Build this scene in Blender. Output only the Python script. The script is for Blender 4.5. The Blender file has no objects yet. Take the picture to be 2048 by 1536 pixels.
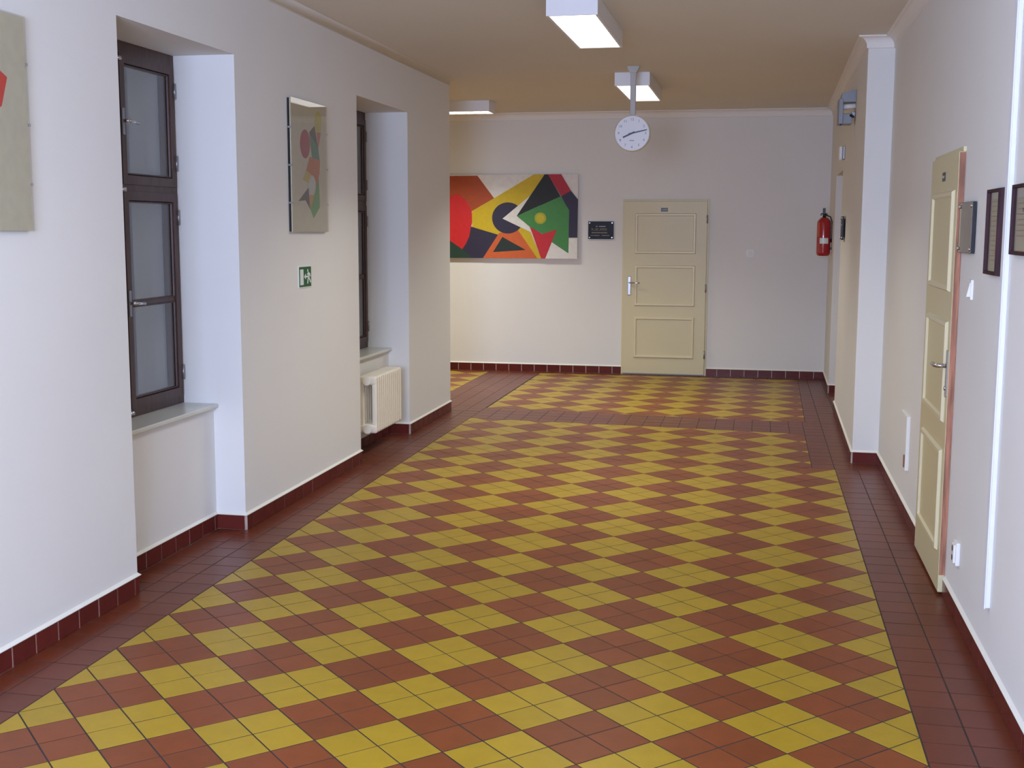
import bpy, bmesh, math, random
from mathutils import Vector, Matrix

random.seed(7)
scene = bpy.context.scene
COL = scene.collection
PI = math.pi

# ------------------------------------------------------------------ camera
H = 1.6294
F_PX, PITCH, YAW, ROLL = 2389.16, 0.12926, 0.202072, -0.003193
up = Vector((0, 0, 1))
fh = Vector((-math.sin(YAW), math.cos(YAW), 0))
rt = Vector((math.cos(YAW), math.sin(YAW), 0))
fw = math.cos(PITCH) * fh - math.sin(PITCH) * up
dn = -math.sin(PITCH) * fh - math.cos(PITCH) * up
cr, sr = math.cos(ROLL), math.sin(ROLL)
ax_x = cr * rt + sr * dn
ax_d = -sr * rt + cr * dn
cam_d = bpy.data.cameras.new('camera')
cam = bpy.data.objects.new('camera', cam_d)
COL.objects.link(cam)
cam_d.sensor_width = 36.0
cam_d.lens = F_PX / 2048 * 36.0
cam_d.clip_start = 0.05
m = Matrix((ax_x, -ax_d, -fw)).transposed().to_4x4()
m.translation = Vector((0, 0, H))
cam.matrix_world = m
scene.camera = cam


def in_view(p, margin=0.06):
    v = Vector(p) - Vector((0, 0, H))
    z = v.dot(fw)
    if z < 0.3:
        return False
    x = v.dot(ax_x) / z * F_PX / 2048
    y = v.dot(ax_d) / z * F_PX / 2048
    return abs(x) < 0.5 + margin and abs(y) < 0.375 + margin


# ------------------------------------------------------------------ world, large lights, exposure
world = bpy.data.worlds.new('world')
scene.world = world
world.use_nodes = True
wb = world.node_tree.nodes['Background']
wb.inputs['Color'].default_value = (0.56, 0.52, 0.60, 1)
wb.inputs['Strength'].default_value = 0.07

LAMP_WATT = 26.5
LAMP_COLOR = (0.97, 0.97, 0.90)
fill_d = bpy.data.lights.new('flash_fill', 'AREA')
fill_d.shape = 'RECTANGLE'
fill_d.size, fill_d.size_y = 1.5, 1.4
fill_d.color = (0.52, 0.64, 1.0)
fill_d.energy = 335
fill_o = bpy.data.objects.new('flash_fill', fill_d)
COL.objects.link(fill_o)
fill_o.location = (-0.9, -0.97, 1.75)
fill_o.rotation_euler = (PI / 2, 0, 0)      # added bluish light shining along +Y from behind the camera, in place of flash

vs = scene.view_settings
scene.display_settings.display_device = 'sRGB'
vs.view_transform = 'Standard'
vs.look = 'None'
vs.gamma = 1
vs.use_curve_mapping = False
vs.exposure = 0.0


# ------------------------------------------------------------------ materials
def lin(c):
    return tuple(((v / 255) / 12.92 if v <= 10 else ((v / 255 + 0.055) / 1.055) ** 2.4) for v in c)


MATS = {}


def mat(name, rgb, rough=0.5, metal=0.0, spec=0.5, noise=0.0, nscale=8.0, bump=0.0, bscale=120.0,
        coat=0.0, emit=None, estr=0.0):
    """principled material; rgb in sRGB 0..255; noise = relative brightness variation"""
    mt = bpy.data.materials.new(name)
    mt.use_nodes = True
    nt = mt.node_tree
    b = nt.nodes['Principled BSDF']
    c = lin(rgb)
    b.inputs['Base Color'].default_value = (*c, 1)
    b.inputs['Roughness'].default_value = rough
    b.inputs['Metallic'].default_value = metal
    b.inputs['Specular IOR Level'].default_value = spec
    b.inputs['Coat Weight'].default_value = coat
    b.inputs['Coat Roughness'].default_value = 0.03
    geo = None
    if noise or bump:
        geo = nt.nodes.new('ShaderNodeNewGeometry')
    if noise:
        n = nt.nodes.new('ShaderNodeTexNoise')
        n.inputs['Scale'].default_value = nscale
        n.inputs['Detail'].default_value = 5
        nt.links.new(geo.outputs['Position'], n.inputs['Vector'])
        r = nt.nodes.new('ShaderNodeValToRGB')
        r.color_ramp.elements[0].position = 0.3
        r.color_ramp.elements[1].position = 0.7
        r.color_ramp.elements[0].color = (*[v * (1 - noise) for v in c], 1)
        r.color_ramp.elements[1].color = (*[min(1, v * (1 + noise)) for v in c], 1)
        nt.links.new(n.outputs['Fac'], r.inputs['Fac'])
        nt.links.new(r.outputs['Color'], b.inputs['Base Color'])
    if bump:
        n2 = nt.nodes.new('ShaderNodeTexNoise')
        n2.inputs['Scale'].default_value = bscale
        n2.inputs['Detail'].default_value = 3
        nt.links.new(geo.outputs['Position'], n2.inputs['Vector'])
        bp = nt.nodes.new('ShaderNodeBump')
        bp.inputs['Strength'].default_value = bump
        bp.inputs['Distance'].default_value = 0.002
        nt.links.new(n2.outputs['Fac'], bp.inputs['Height'])
        nt.links.new(bp.outputs['Normal'], b.inputs['Normal'])
    if emit:
        b.inputs['Emission Color'].default_value = (*lin(emit), 1)
        b.inputs['Emission Strength'].default_value = estr
    MATS[name] = mt
    return mt


def tile_mat(name, rgb, rough, var=0.10, nvar=0.07):
    """glazed clay: each tile object / island slightly different in tone"""
    mt = mat(name, rgb, rough, spec=0.24, bump=0.12, bscale=60)
    nt = mt.node_tree
    b = nt.nodes['Principled BSDF']
    c = lin(rgb)
    geo = [n for n in nt.nodes if n.type == 'NEW_GEOMETRY'][0]
    info = nt.nodes.new('ShaderNodeObjectInfo')
    add = nt.nodes.new('ShaderNodeMath')
    add.operation = 'ADD'
    nt.links.new(info.outputs['Random'], add.inputs[0])
    nt.links.new(geo.outputs['Random Per Island'], add.inputs[1])
    fr = nt.nodes.new('ShaderNodeMath')
    fr.operation = 'FRACT'
    nt.links.new(add.outputs[0], fr.inputs[0])
    nz = nt.nodes.new('ShaderNodeTexNoise')
    nz.inputs['Scale'].default_value = 14
    nz.inputs['Detail'].default_value = 6
    nt.links.new(geo.outputs['Position'], nz.inputs['Vector'])
    mr = nt.nodes.new('ShaderNodeMapRange')
    mr.inputs['To Min'].default_value = 1 - var
    mr.inputs['To Max'].default_value = 1 + var
    nt.links.new(fr.outputs[0], mr.inputs['Value'])
    mr2 = nt.nodes.new('ShaderNodeMapRange')
    mr2.inputs['From Min'].default_value = 0.3
    mr2.inputs['From Max'].default_value = 0.7
    mr2.inputs['To Min'].default_value = 1 - nvar
    mr2.inputs['To Max'].default_value = 1 + nvar
    nt.links.new(nz.outputs['Fac'], mr2.inputs['Value'])
    mu = nt.nodes.new('ShaderNodeMath')
    mu.operation = 'MULTIPLY'
    nt.links.new(mr.outputs[0], mu.inputs[0])
    nt.links.new(mr2.outputs[0], mu.inputs[1])
    vm = nt.nodes.new('ShaderNodeVectorMath')
    vm.operation = 'SCALE'
    vm.inputs[0].default_value = c
    nt.links.new(mu.outputs[0], vm.inputs['Scale'])
    nt.links.new(vm.outputs[0], b.inputs['Base Color'])
    return mt


def wood_mat(name, rgb, rough=0.45):
    mt = mat(name, rgb, rough)
    nt = mt.node_tree
    b = nt.nodes['Principled BSDF']
    c = lin(rgb)
    geo = nt.nodes.new('ShaderNodeNewGeometry')
    mp = nt.nodes.new('ShaderNodeMapping')
    mp.inputs['Scale'].default_value = (40, 40, 3)
    nt.links.new(geo.outputs['Position'], mp.inputs['Vector'])
    n = nt.nodes.new('ShaderNodeTexNoise')
    n.inputs['Scale'].default_value = 1.5
    n.inputs['Detail'].default_value = 6
    nt.links.new(mp.outputs[0], n.inputs['Vector'])
    r = nt.nodes.new('ShaderNodeValToRGB')
    r.color_ramp.elements[0].position = 0.35
    r.color_ramp.elements[1].position = 0.65
    r.color_ramp.elements[0].color = (*[v * 0.6 for v in c], 1)
    r.color_ramp.elements[1].color = (*[v * 1.3 for v in c], 1)
    nt.links.new(n.outputs['Fac'], r.inputs['Fac'])
    nt.links.new(r.outputs[0], b.inputs['Base Color'])
    return mt


def glass_mat(name, tint=(0.97, 0.975, 0.97), rough=0.02, f0=0.045):
    mt = bpy.data.materials.new(name)
    mt.use_nodes = True
    nt = mt.node_tree
    nt.nodes.remove(nt.nodes['Principled BSDF'])
    out = [n for n in nt.nodes if n.type == 'OUTPUT_MATERIAL'][0]
    tr = nt.nodes.new('ShaderNodeBsdfTransparent')
    tr.inputs['Color'].default_value = (*tint, 1)
    gl = nt.nodes.new('ShaderNodeBsdfGlossy')
    gl.inputs['Roughness'].default_value = rough
    lw = nt.nodes.new('ShaderNodeLayerWeight')      # Schlick reflectance of a thin pane, alike from both sides
    pw = nt.nodes.new('ShaderNodeMath')
    pw.operation = 'POWER'
    pw.inputs[1].default_value = 4.0
    nt.links.new(lw.outputs['Facing'], pw.inputs[0])
    fr = nt.nodes.new('ShaderNodeMapRange')
    fr.inputs['To Min'].default_value = f0
    fr.inputs['To Max'].default_value = 1.0
    nt.links.new(pw.outputs[0], fr.inputs['Value'])
    mx = nt.nodes.new('ShaderNodeMixShader')
    nt.links.new(fr.outputs[0], mx.inputs['Fac'])
    nt.links.new(tr.outputs[0], mx.inputs[1])
    nt.links.new(gl.outputs[0], mx.inputs[2])
    nt.links.new(mx.outputs[0], out.inputs['Surface'])
    MATS[name] = mt
    return mt


M_WALL = mat('wall_paint', (232, 230, 224), 0.75, spec=0.25, noise=0.012, nscale=1.6, bump=0.10, bscale=90)
M_CEIL = mat('ceiling_paint', (226, 220, 206), 0.85, spec=0.15, noise=0.012, nscale=1.4, bump=0.08, bscale=70)
M_TRIM = mat('trim_paint', (238, 234, 226), 0.6, spec=0.3)
M_BEAD = mat('plaster_bead', (232, 230, 218), 0.55, spec=0.3)
M_GROUT = mat('dark_grout', (40, 33, 30), 0.8, noise=0.15, nscale=20)
M_LGROUT = mat('pale_grout', (186, 172, 160), 0.8, noise=0.1, nscale=20)
M_YEL = tile_mat('yellow_clay_tile', (163, 133, 29), 0.36, 0.05, 0.05)
M_RED = tile_mat('red_clay_tile', (122, 61, 27), 0.36, 0.10, 0.07)
M_BOR = tile_mat('border_clay_tile', (101, 46, 27), 0.32, 0.09, 0.07)
M_SKIRT = tile_mat('skirting_clay_tile', (96, 38, 32), 0.22, 0.12, 0.07)
M_DOOR = mat('cream_door_paint', (214, 203, 160), 0.38, spec=0.45, noise=0.012, nscale=2.0)
M_DOORTRIM = mat('cream_moulding_paint', (222, 211, 172), 0.33, spec=0.5)
M_EDGE = wood_mat('bare_door_edge', (168, 112, 84), 0.6)
M_WIN = wood_mat('dark_window_wood', (70, 44, 34), 0.4)
M_GLASS = glass_mat('window_glass')
M_SILL = mat('sill_paint', (214, 214, 204), 0.25, spec=0.5)
M_STEEL = mat('polished_steel', (205, 205, 210), 0.18, metal=1.0)
M_GREYM = mat('grey_metal', (150, 150, 155), 0.35, metal=0.8)
M_WHITEP = mat('white_plastic', (236, 234, 228), 0.35)
M_HOUS = mat('lamp_housing', (235, 235, 236), 0.4)
M_LOUV = mat('lamp_louver', (245, 245, 245), 0.25)
M_DIFF = mat('lamp_diffuser', (250, 250, 250), 0.5, emit=(255, 252, 246), estr=3.0)
M_BLACK = mat('black_plastic', (22, 21, 24), 0.35)
M_PLAQ = mat('black_plaque', (28, 29, 30), 0.4, spec=0.25, noise=0.1, nscale=6)
M_PLAQ2 = mat('smoked_plaque', (92, 84, 72), 0.12, spec=0.8, coat=0.6)
M_LETTER = mat('plaque_letter', (170, 170, 168), 0.4)
M_LETTERY = mat('plaque_letter_gold', (150, 134, 96), 0.4)
M_EXTR = mat('extinguisher_red', (170, 18, 30), 0.18, coat=0.6)
M_PAPER = mat('paper', (206, 204, 194), 0.6, noise=0.02, nscale=10)
M_INK = mat('grey_ink', (120, 112, 106), 0.6)
M_FRAME = wood_mat('dark_frame_wood', (58, 34, 38), 0.6)
M_FRAME.node_tree.nodes['Principled BSDF'].inputs['Specular IOR Level'].default_value = 0.15
M_RAD = mat('radiator_enamel', (236, 226, 204), 0.3)
M_GREEN = mat('exit_green', (10, 92, 50), 0.35)
M_SIGNW = mat('exit_white', (228, 236, 226), 0.35)
M_PVC = mat('white_trunking', (228, 228, 232), 0.5, spec=0.3)
M_EMG = mat('emergency_grey', (142, 148, 156), 0.4)
M_CLOCKF = mat('clock_face', (232, 232, 236), 0.35)
M_POST = mat('clock_post_paint', (190, 188, 184), 0.5)
M_CLOCKR = mat('clock_rim', (214, 206, 180), 0.35)
M_ART = {}


def art_mat(key, rgb, rough=0.55, coat=0.0):
    if (key, coat) not in M_ART:
        M_ART[(key, coat)] = mat('paint_' + key, rgb, rough, noise=0.05, nscale=25, coat=coat)
    return M_ART[(key, coat)]


# ------------------------------------------------------------------ mesh helpers
def box(bm, x0, x1, y0, y1, z0, z1, bev=0.0, seg=2):
    x0, x1 = min(x0, x1), max(x0, x1)
    y0, y1 = min(y0, y1), max(y0, y1)
    z0, z1 = min(z0, z1), max(z0, z1)
    ret = bmesh.ops.create_cube(bm, size=1.0)
    vsx = ret['verts']
    for v in vsx:
        v.co = Vector((x0 + (v.co.x + .5) * (x1 - x0), y0 + (v.co.y + .5) * (y1 - y0), z0 + (v.co.z + .5) * (z1 - z0)))
    if bev > 0:
        es = list({e for v in vsx for e in v.link_edges})
        bmesh.ops.bevel(bm, geom=es, offset=bev, segments=seg, affect='EDGES', profile=0.5)
    return vsx


def prism(bm, pts, to3, a0, a1):
    """closed polygon pts (2D) extruded between a0 and a1; to3(u, v, a) -> 3D"""
    area = sum(pts[i][0] * pts[(i + 1) % len(pts)][1] - pts[(i + 1) % len(pts)][0] * pts[i][1] for i in range(len(pts)))
    if area < 0:
        pts = pts[::-1]
    A = [bm.verts.new(to3(u, v, a0)) for u, v in pts]
    B = [bm.verts.new(to3(u, v, a1)) for u, v in pts]
    n = len(pts)
    fs = [bm.faces.new(A[::-1]), bm.faces.new(B)]
    for i in range(n):
        fs.append(bm.faces.new((A[i], A[(i + 1) % n], B[(i + 1) % n], B[i])))
    bmesh.ops.recalc_face_normals(bm, faces=fs)
    return fs


def plan(bm, pts, z0, z1):
    return prism(bm, pts, lambda u, v, a: (u, v, a), z0, z1)


def cyl(bm, p0, p1, r0, r1=None, seg=20):
    r1 = r0 if r1 is None else r1
    p0, p1 = Vector(p0), Vector(p1)
    d = (p1 - p0)
    q = d.to_track_quat('Z', 'Y')
    A, B = [], []
    for i in range(seg):
        a = 2 * PI * i / seg
        o = q @ Vector((math.cos(a), math.sin(a), 0))
        A.append(bm.verts.new(p0 + o * r0))
        B.append(bm.verts.new(p1 + o * r1))
    bm.faces.new(A[::-1])
    bm.faces.new(B)
    for i in range(seg):
        f = bm.faces.new((A[i], A[(i + 1) % seg], B[(i + 1) % seg], B[i]))
        f.smooth = True


def lathe(bm, c, prof, seg=28):
    """profile of (r, z) turned about the vertical axis through c"""
    rings = []
    for r, z in prof:
        rings.append([bm.verts.new((c[0] + r * math.cos(2 * PI * i / seg), c[1] + r * math.sin(2 * PI * i / seg), c[2] + z)) for i in range(seg)])
    for k in range(len(rings) - 1):
        for i in range(seg):
            f = bm.faces.new((rings[k][i], rings[k][(i + 1) % seg], rings[k + 1][(i + 1) % seg], rings[k + 1][i]))
            f.smooth = True
    bm.faces.new(rings[0][::-1])
    bm.faces.new(rings[-1])


def tube(bm, path, r, seg=10):
    pts = [Vector(p) for p in path]
    rings = []
    for i, p in enumerate(pts):
        d = (pts[min(i + 1, len(pts) - 1)] - pts[max(i - 1, 0)]).normalized()
        q = d.to_track_quat('Z', 'Y')
        rings.append([bm.verts.new(p + q @ Vector((math.cos(2 * PI * k / seg) * r, math.sin(2 * PI * k / seg) * r, 0))) for k in range(seg)])
    for a in range(len(rings) - 1):
        # align the ring starts so that the skin does not twist
        best = min(range(seg), key=lambda s: (rings[a + 1][s].co - rings[a][0].co).length)
        rings[a + 1] = rings[a + 1][best:] + rings[a + 1][:best]
        for k in range(seg):
            f = bm.faces.new((rings[a][k], rings[a][(k + 1) % seg], rings[a + 1][(k + 1) % seg], rings[a + 1][k]))
            f.smooth = True
    bm.faces.new(rings[0][::-1])
    bm.faces.new(rings[-1])


def ring_frame(bm, u0, u1, v0, v1, w, to3, a0, a1, slope=0.0):
    """rectangular frame (outer u0..u1, v0..v1, bar width w) between depths a0 and a1; slope insets the front face"""
    o = [(u0, v0), (u1, v0), (u1, v1), (u0, v1)]
    i = [(u0 + w, v0 + w), (u1 - w, v0 + w), (u1 - w, v1 - w), (u0 + w, v1 - w)]
    s = slope
    of = [(u0 + s, v0 + s), (u1 - s, v0 + s), (u1 - s, v1 - s), (u0 + s, v1 - s)]
    jf = [(u0 + w - s, v0 + w - s), (u1 - w + s, v0 + w - s), (u1 - w + s, v1 - w + s), (u0 + w - s, v1 - w + s)]
    V = [[bm.verts.new(to3(u, v, a)) for u, v in q] for q, a in ((o, a0), (of, a1), (jf, a1), (i, a0))]
    fs = []
    for k in range(4):
        n = (k + 1) % 4
        for r in range(4):
            q = (r + 1) % 4
            fs.append(bm.faces.new((V[r][k], V[r][n], V[q][n], V[q][k])))
    bmesh.ops.recalc_face_normals(bm, faces=fs)


def obj(name, bm, m_, parent=None, kind=None, raw=False):
    me = bpy.data.meshes.new(name)
    if parent is not None and not raw:
        inv = parent.matrix_basis.inverted()
        bmesh.ops.transform(bm, matrix=inv, verts=bm.verts)
    bm.to_mesh(me)
    bm.free()
    me.materials.append(m_)
    o = bpy.data.objects.new(name, me)
    COL.objects.link(o)
    if parent is not None:
        o.parent = parent
    if kind:
        o['kind'] = kind
    return o


def child(parent, name, m_, fn, *a, raw=False, **k):
    bm = bmesh.new()
    fn(bm, *a, **k)
    p = parent
    if not raw and p.parent is not None:      # sub-part: geometry given in world space of the thing
        me = bpy.data.meshes.new(name)
        top = p.parent
        bmesh.ops.transform(bm, matrix=top.matrix_basis.inverted(), verts=bm.verts)
        bm.to_mesh(me)
        bm.free()
        me.materials.append(m_)
        o = bpy.data.objects.new(name, me)
        COL.objects.link(o)
        o.parent = p
        return o
    return obj(name, bm, m_, parent, raw=raw)


def thing(name, label, cat, loc=(0, 0, 0), rotz=0.0, group=None):
    o = bpy.data.objects.new(name, None)
    o.empty_display_size = 0.1
    COL.objects.link(o)
    o.location = loc
    o.rotation_euler = (0, 0, rotz)
    o.matrix_basis = Matrix.Translation(Vector(loc)) @ Matrix.Rotation(rotz, 4, 'Z')
    o['label'] = label
    o['category'] = cat
    if group:
        o['group'] = group
    return o


def struct_root(name, label, cat, loc=(0, 0, 0), rotz=0.0):
    o = thing(name, label, cat, loc, rotz)
    o['kind'] = 'structure'
    return o


def struct(name, bm, m_, label, cat):
    o = obj(name, bm, m_)
    o['kind'] = 'structure'
    o['label'] = label
    o['category'] = cat
    return o


def clip_poly(poly, region):
    """Sutherland-Hodgman; region convex, counter-clockwise"""
    out = poly
    n = len(region)
    for i in range(n):
        ax, ay = region[i]
        bx_, by = region[(i + 1) % n]
        res = []
        if not out:
            return []
        sgn = lambda p: (bx_ - ax) * (p[1] - ay) - (by - ay) * (p[0] - ax)
        for k in range(len(out)):
            p, q = out[k], out[(k + 1) % len(out)]
            sp, sq = sgn(p), sgn(q)
            if sp >= 0:
                res.append(p)
            if (sp >= 0) != (sq >= 0):
                t = sp / (sp - sq)
                res.append((p[0] + (q[0] - p[0]) * t, p[1] + (q[1] - p[1]) * t))
        out = res
    return out


def poly_area(p):
    return 0.5 * sum(p[i][0] * p[(i + 1) % len(p)][1] - p[(i + 1) % len(p)][0] * p[i][1] for i in range(len(p)))


def shrink(poly, d):
    """inset of a convex counter-clockwise polygon by d"""
    n = len(poly)
    # drop near-duplicate vertices
    pts = []
    for p in poly:
        if not pts or (abs(p[0] - pts[-1][0]) + abs(p[1] - pts[-1][1])) > 1e-4:
            pts.append(p)
    if len(pts) > 1 and abs(pts[0][0] - pts[-1][0]) + abs(pts[0][1] - pts[-1][1]) < 1e-4:
        pts.pop()
    n = len(pts)
    if n < 3:
        return []
    reg = pts
    out = pts
    for i in range(n):
        ax, ay = reg[i]
        bx_, by = reg[(i + 1) % n]
        L = math.hypot(bx_ - ax, by - ay)
        if L < 1e-6:
            continue
        nx, ny = -(by - ay) / L, (bx_ - ax) / L
        a2 = (ax + nx * d, ay + ny * d)
        res = []
        sgn = lambda p: (p[0] - a2[0]) * nx + (p[1] - a2[1]) * ny
        if not out:
            return []
        for k in range(len(out)):
            p, q = out[k], out[(k + 1) % len(out)]
            sp, sq = sgn(p), sgn(q)
            if sp >= 0:
                res.append(p)
            if (sp >= 0) != (sq >= 0):
                t = sp / (sp - sq)
                res.append((p[0] + (q[0] - p[0]) * t, p[1] + (q[1] - p[1]) * t))
        out = res
    return out


# ------------------------------------------------------------------ room dimensions
XL = -2.69           # plaster of the left piers
XN = -2.86           # plaster under the window sills
XW = -3.03           # inner face of the windows
XO = -3.30           # outside face of the left wall
YN = [(4.765, 5.93), (7.865, 9.065)]     # window niches
YE = 10.36           # end of the left wall
XR = 0.86            # right wall, near part
YS = 8.585           # step of the right wall


def XF(y):           # right wall, far part
    return 0.685 + 0.0113 * (y - YS)


YD0, YD1 = 11.12, 12.30     # doorway recess in the far part of the right wall
YFAR = 13.46
YB = -1.0
ZC = 2.92
XSIDE = -7.0
ZSILL = 0.69
ZLINT = 2.52

# ------------------------------------------------------------------ structure: walls
bm = bmesh.new()
ys = [YB]
for a, b in YN:
    ys += [a, b]
ys.append(YE)
for k in range(0, len(ys), 2):
    box(bm, XO, XL, ys[k], ys[k + 1], 0, ZC)
for a, b in YN:
    box(bm, XO, XN, a, b, 0, ZSILL - 0.02)
    box(bm, XO, XW - 0.07, a, b, ZSILL - 0.02, ZSILL)
    box(bm, XO, XL, a, b, ZLINT, ZC)
struct('wall_left', bm, M_WALL, 'white plastered wall with two deep window niches', 'wall')

bm = bmesh.new()
box(bm, XSIDE, XO, YE - 0.25, YE, 0, ZC)
struct('wall_side', bm, M_WALL, 'white near wall of the side passage around the corner', 'wall')

bm = bmesh.new()
box(bm, XSIDE - 0.2, XSIDE, YE - 0.25, YFAR + 0.2, 0, ZC)
struct('wall_passage', bm, M_WALL, 'white end wall closing the side passage', 'wall')

bm = bmesh.new()
box(bm, XSIDE, 1.6, YFAR, YFAR + 0.2, 0, ZC)
struct('wall_far', bm, M_WALL, 'white wall at the end of the corridor with a cream door', 'wall')

bm = bmesh.new()
box(bm, XR, 1.4, YB, YS, 0, ZC)
plan(bm, [(XF(YS), YS), (1.4, YS), (1.4, YD0), (XF(YD0), YD0)], 0, ZC)
plan(bm, [(XF(YD1), YD1), (1.4, YD1), (1.4, YFAR), (XF(YFAR), YFAR)], 0, ZC)
plan(bm, [(XF(YD0), YD0), (1.4, YD0), (1.4, YD1), (XF(YD1), YD1)], 2.155, ZC)
box(bm, 0.96, 1.4, YD0, YD1, 0, 2.155)
struct('wall_right', bm, M_WALL, 'white corridor wall that steps forward beyond the panelled door', 'wall')

bm = bmesh.new()                                  # unseen wall behind the camera, with an opening for the added window
box(bm, XO, -1.7, YB - 0.3, YB, 0, ZC)
box(bm, -0.1, 1.4, YB - 0.3, YB, 0, ZC)
box(bm, -1.7, -0.1, YB - 0.3, YB, 0, 1.05)
box(bm, -1.7, -0.1, YB - 0.3, YB, 2.45, ZC)
struct('wall_back', bm, M_WALL, 'white corridor wall around the added unseen window', 'wall')

bm = bmesh.new()
box(bm, XSIDE - 0.2, 1.6, YB - 0.3, YFAR + 0.2, ZC, ZC + 0.15)
struct('ceiling', bm, M_CEIL, 'plain painted corridor ceiling', 'ceiling')


def sweep(bm, path, prof, side):
    """profile (d out of the wall, z) along a plan polyline; side +1 = room on the left of travel"""
    n = len(path)
    dirs = []
    for i in range(n - 1):
        d = Vector((path[i + 1][0] - path[i][0], path[i + 1][1] - path[i][1]))
        dirs.append(d.normalized())
    rings = []
    for i in range(n):
        nl = [Vector((-d.y, d.x)) * side for d in (dirs[max(i - 1, 0)], dirs[min(i, n - 2)])]
        mvec = nl[0] + nl[1]
        mvec = mvec / max(1e-6, mvec.dot(nl[0]))
        rings.append([bm.verts.new((path[i][0] + mvec.x * d, path[i][1] + mvec.y * d, z)) for d, z in prof])
    fs = []
    k = len(prof)
    for i in range(n - 1):
        for j in range(k):
            fs.append(bm.faces.new((rings[i][j], rings[i][(j + 1) % k], rings[i + 1][(j + 1) % k], rings[i + 1][j])))
    fs.append(bm.faces.new(rings[0][::-1]))
    fs.append(bm.faces.new(rings[-1]))
    bmesh.ops.recalc_face_normals(bm, faces=fs)


cove = [(0, ZC)] + [(0.062 - 0.056 * math.sin(a), ZC - 0.078 + 0.074 * (1 - math.cos(a)) + 0.0) for a in
                    [PI / 2 * t / 6 for t in range(6, -1, -1)]][::-1]
# concave quarter: starts at the ceiling 62 mm out, ends 78 mm down the wall, with a small nib
cove = [(0, ZC), (0.068, ZC), (0.066, ZC - 0.008)]
for t in range(0, 7):
    a = PI / 2 * t / 6
    cove.append((0.062 - 0.052 * math.sin(a), ZC - 0.010 - 0.060 * (1 - math.cos(a))))
cove += [(0.010, ZC - 0.078), (0.0, ZC - 0.080)]
bm = bmesh.new()
soft = [(0, ZC + .01), (0.05, ZC + .01)] + [(0.05 * (1 - math.sin(PI / 2 * t / 8)), ZC - .05 * (1 - math.cos(PI / 2 * t / 8))) for t in range(9)]
sweep(bm, [(XL, YB), (XL, YE), (XSIDE, YE)], soft, -1)
for f_ in bm.faces:
    f_.smooth = len(f_.verts) == 4
struct('trim_1', bm, M_WALL, 'plaster cove between ceiling and window wall', 'trim')
bm = bmesh.new()
sweep(bm, [(XR, YB), (XR, YS), (XF(YS), YS), (XF(YFAR), YFAR), (XSIDE, YFAR)], cove, 1)
struct('trim_2', bm, M_TRIM, 'plaster cove around the stepped right and end walls', 'trim')

# ------------------------------------------------------------------ structure: floor and its tiles
T = 0.15
D = 2 * T * math.sqrt(2)
GAP = 0.0026
OX, OY = -2.412, 3.667

bm = bmesh.new()
box(bm, XSIDE - 0.2, 1.6, YB - 0.3, YFAR + 0.2, -0.12, -0.0009)
floor = struct('floor', bm, M_GROUT, 'corridor floor of yellow and red diamond tiles with red border', 'floor')


def tile_geo(bm, poly, z=0.0):
    inner = shrink(poly, GAP + 0.0009)
    outer = shrink(poly, GAP)
    if len(inner) < 3 or len(outer) < 3:
        return False
    V0 = [bm.verts.new((x, y, -0.006)) for x, y in outer]
    if len(inner) == len(outer):
        V1 = [bm.verts.new((x, y, z - 0.0007)) for x, y in outer]
        V2 = [bm.verts.new((x, y, z)) for x, y in inner]
        rings = (V0, V1, V2)
    else:
        V1 = [bm.verts.new((x, y, z)) for x, y in outer]
        rings = (V0, V1)
    n = len(V0)
    for a, b in zip(rings[:-1], rings[1:]):
        for i in range(n):
            bm.faces.new((a[i], a[(i + 1) % n], b[(i + 1) % n], b[i]))
    bm.faces.new(rings[-1])
    return True


tiles = {'yellow_tile': [], 'red_tile': [], 'border_tile': []}


def field(region, ox, oy, rot=0.0):
    """diamond field: 2 x 2 groups of tiles set at 45 degrees, yellow and red in turn, cut by a convex region"""
    cs, sn = math.cos(PI / 4 + rot), math.sin(PI / 4 + rot)
    xs = [p[0] for p in region]
    yy = [p[1] for p in region]
    R_ = max(max(xs) - min(xs), max(yy) - min(yy)) + 2 + abs(min(yy) - oy) + abs(min(xs) - ox)
    n = int(R_ / T * 1.5)
    for a in range(-n, n):
        for b in range(-n, n):
            cxx = ox + ((a + .5) * cs - (b + .5) * sn) * T
            cyy = oy + ((a + .5) * sn + (b + .5) * cs) * T
            if not (min(xs) - .2 < cxx < max(xs) + .2 and min(yy) - .2 < cyy < max(yy) + .2):
                continue
            q = [(ox + (u * cs - v * sn) * T, oy + (u * sn + v * cs) * T) for u, v in ((a, b), (a + 1, b), (a + 1, b + 1), (a, b + 1))]
            p = clip_poly(q, region)
            if len(p) < 3 or poly_area(p) < 1.5e-4:
                continue
            g = (a // 2) + (b // 2)
            full = abs(poly_area(p) - T * T) < 1e-6
            tiles['yellow_tile' if g % 2 == 0 else 'red_tile'].append((p, full, (cxx, cyy, 45 + math.degrees(rot))))


def grid(region, ox, oy, shear=0.0):
    xs = [p[0] for p in region]
    yy = [p[1] for p in region]
    i0, i1 = int((min(xs) - ox) / T) - 2, int((max(xs) - ox) / T) + 2
    j0, j1 = int((min(yy) - oy) / T) - 4, int((max(yy) - oy) / T) + 4
    for i in range(i0, i1):
        for j in range(j0, j1):
            q = [(ox + u * T, oy + v * T + shear * (u * T)) for u, v in ((i, j), (i + 1, j), (i + 1, j + 1), (i, j + 1))]
            p = clip_poly(q, region)
            if len(p) < 3 or poly_area(p) < 2.5e-4:
                continue
            tiles['border_tile'].append((p, shear == 0 and abs(poly_area(p) - T * T) < 1e-6, (ox + (i + .5) * T, oy + (j + .5) * T, 0)))


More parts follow.
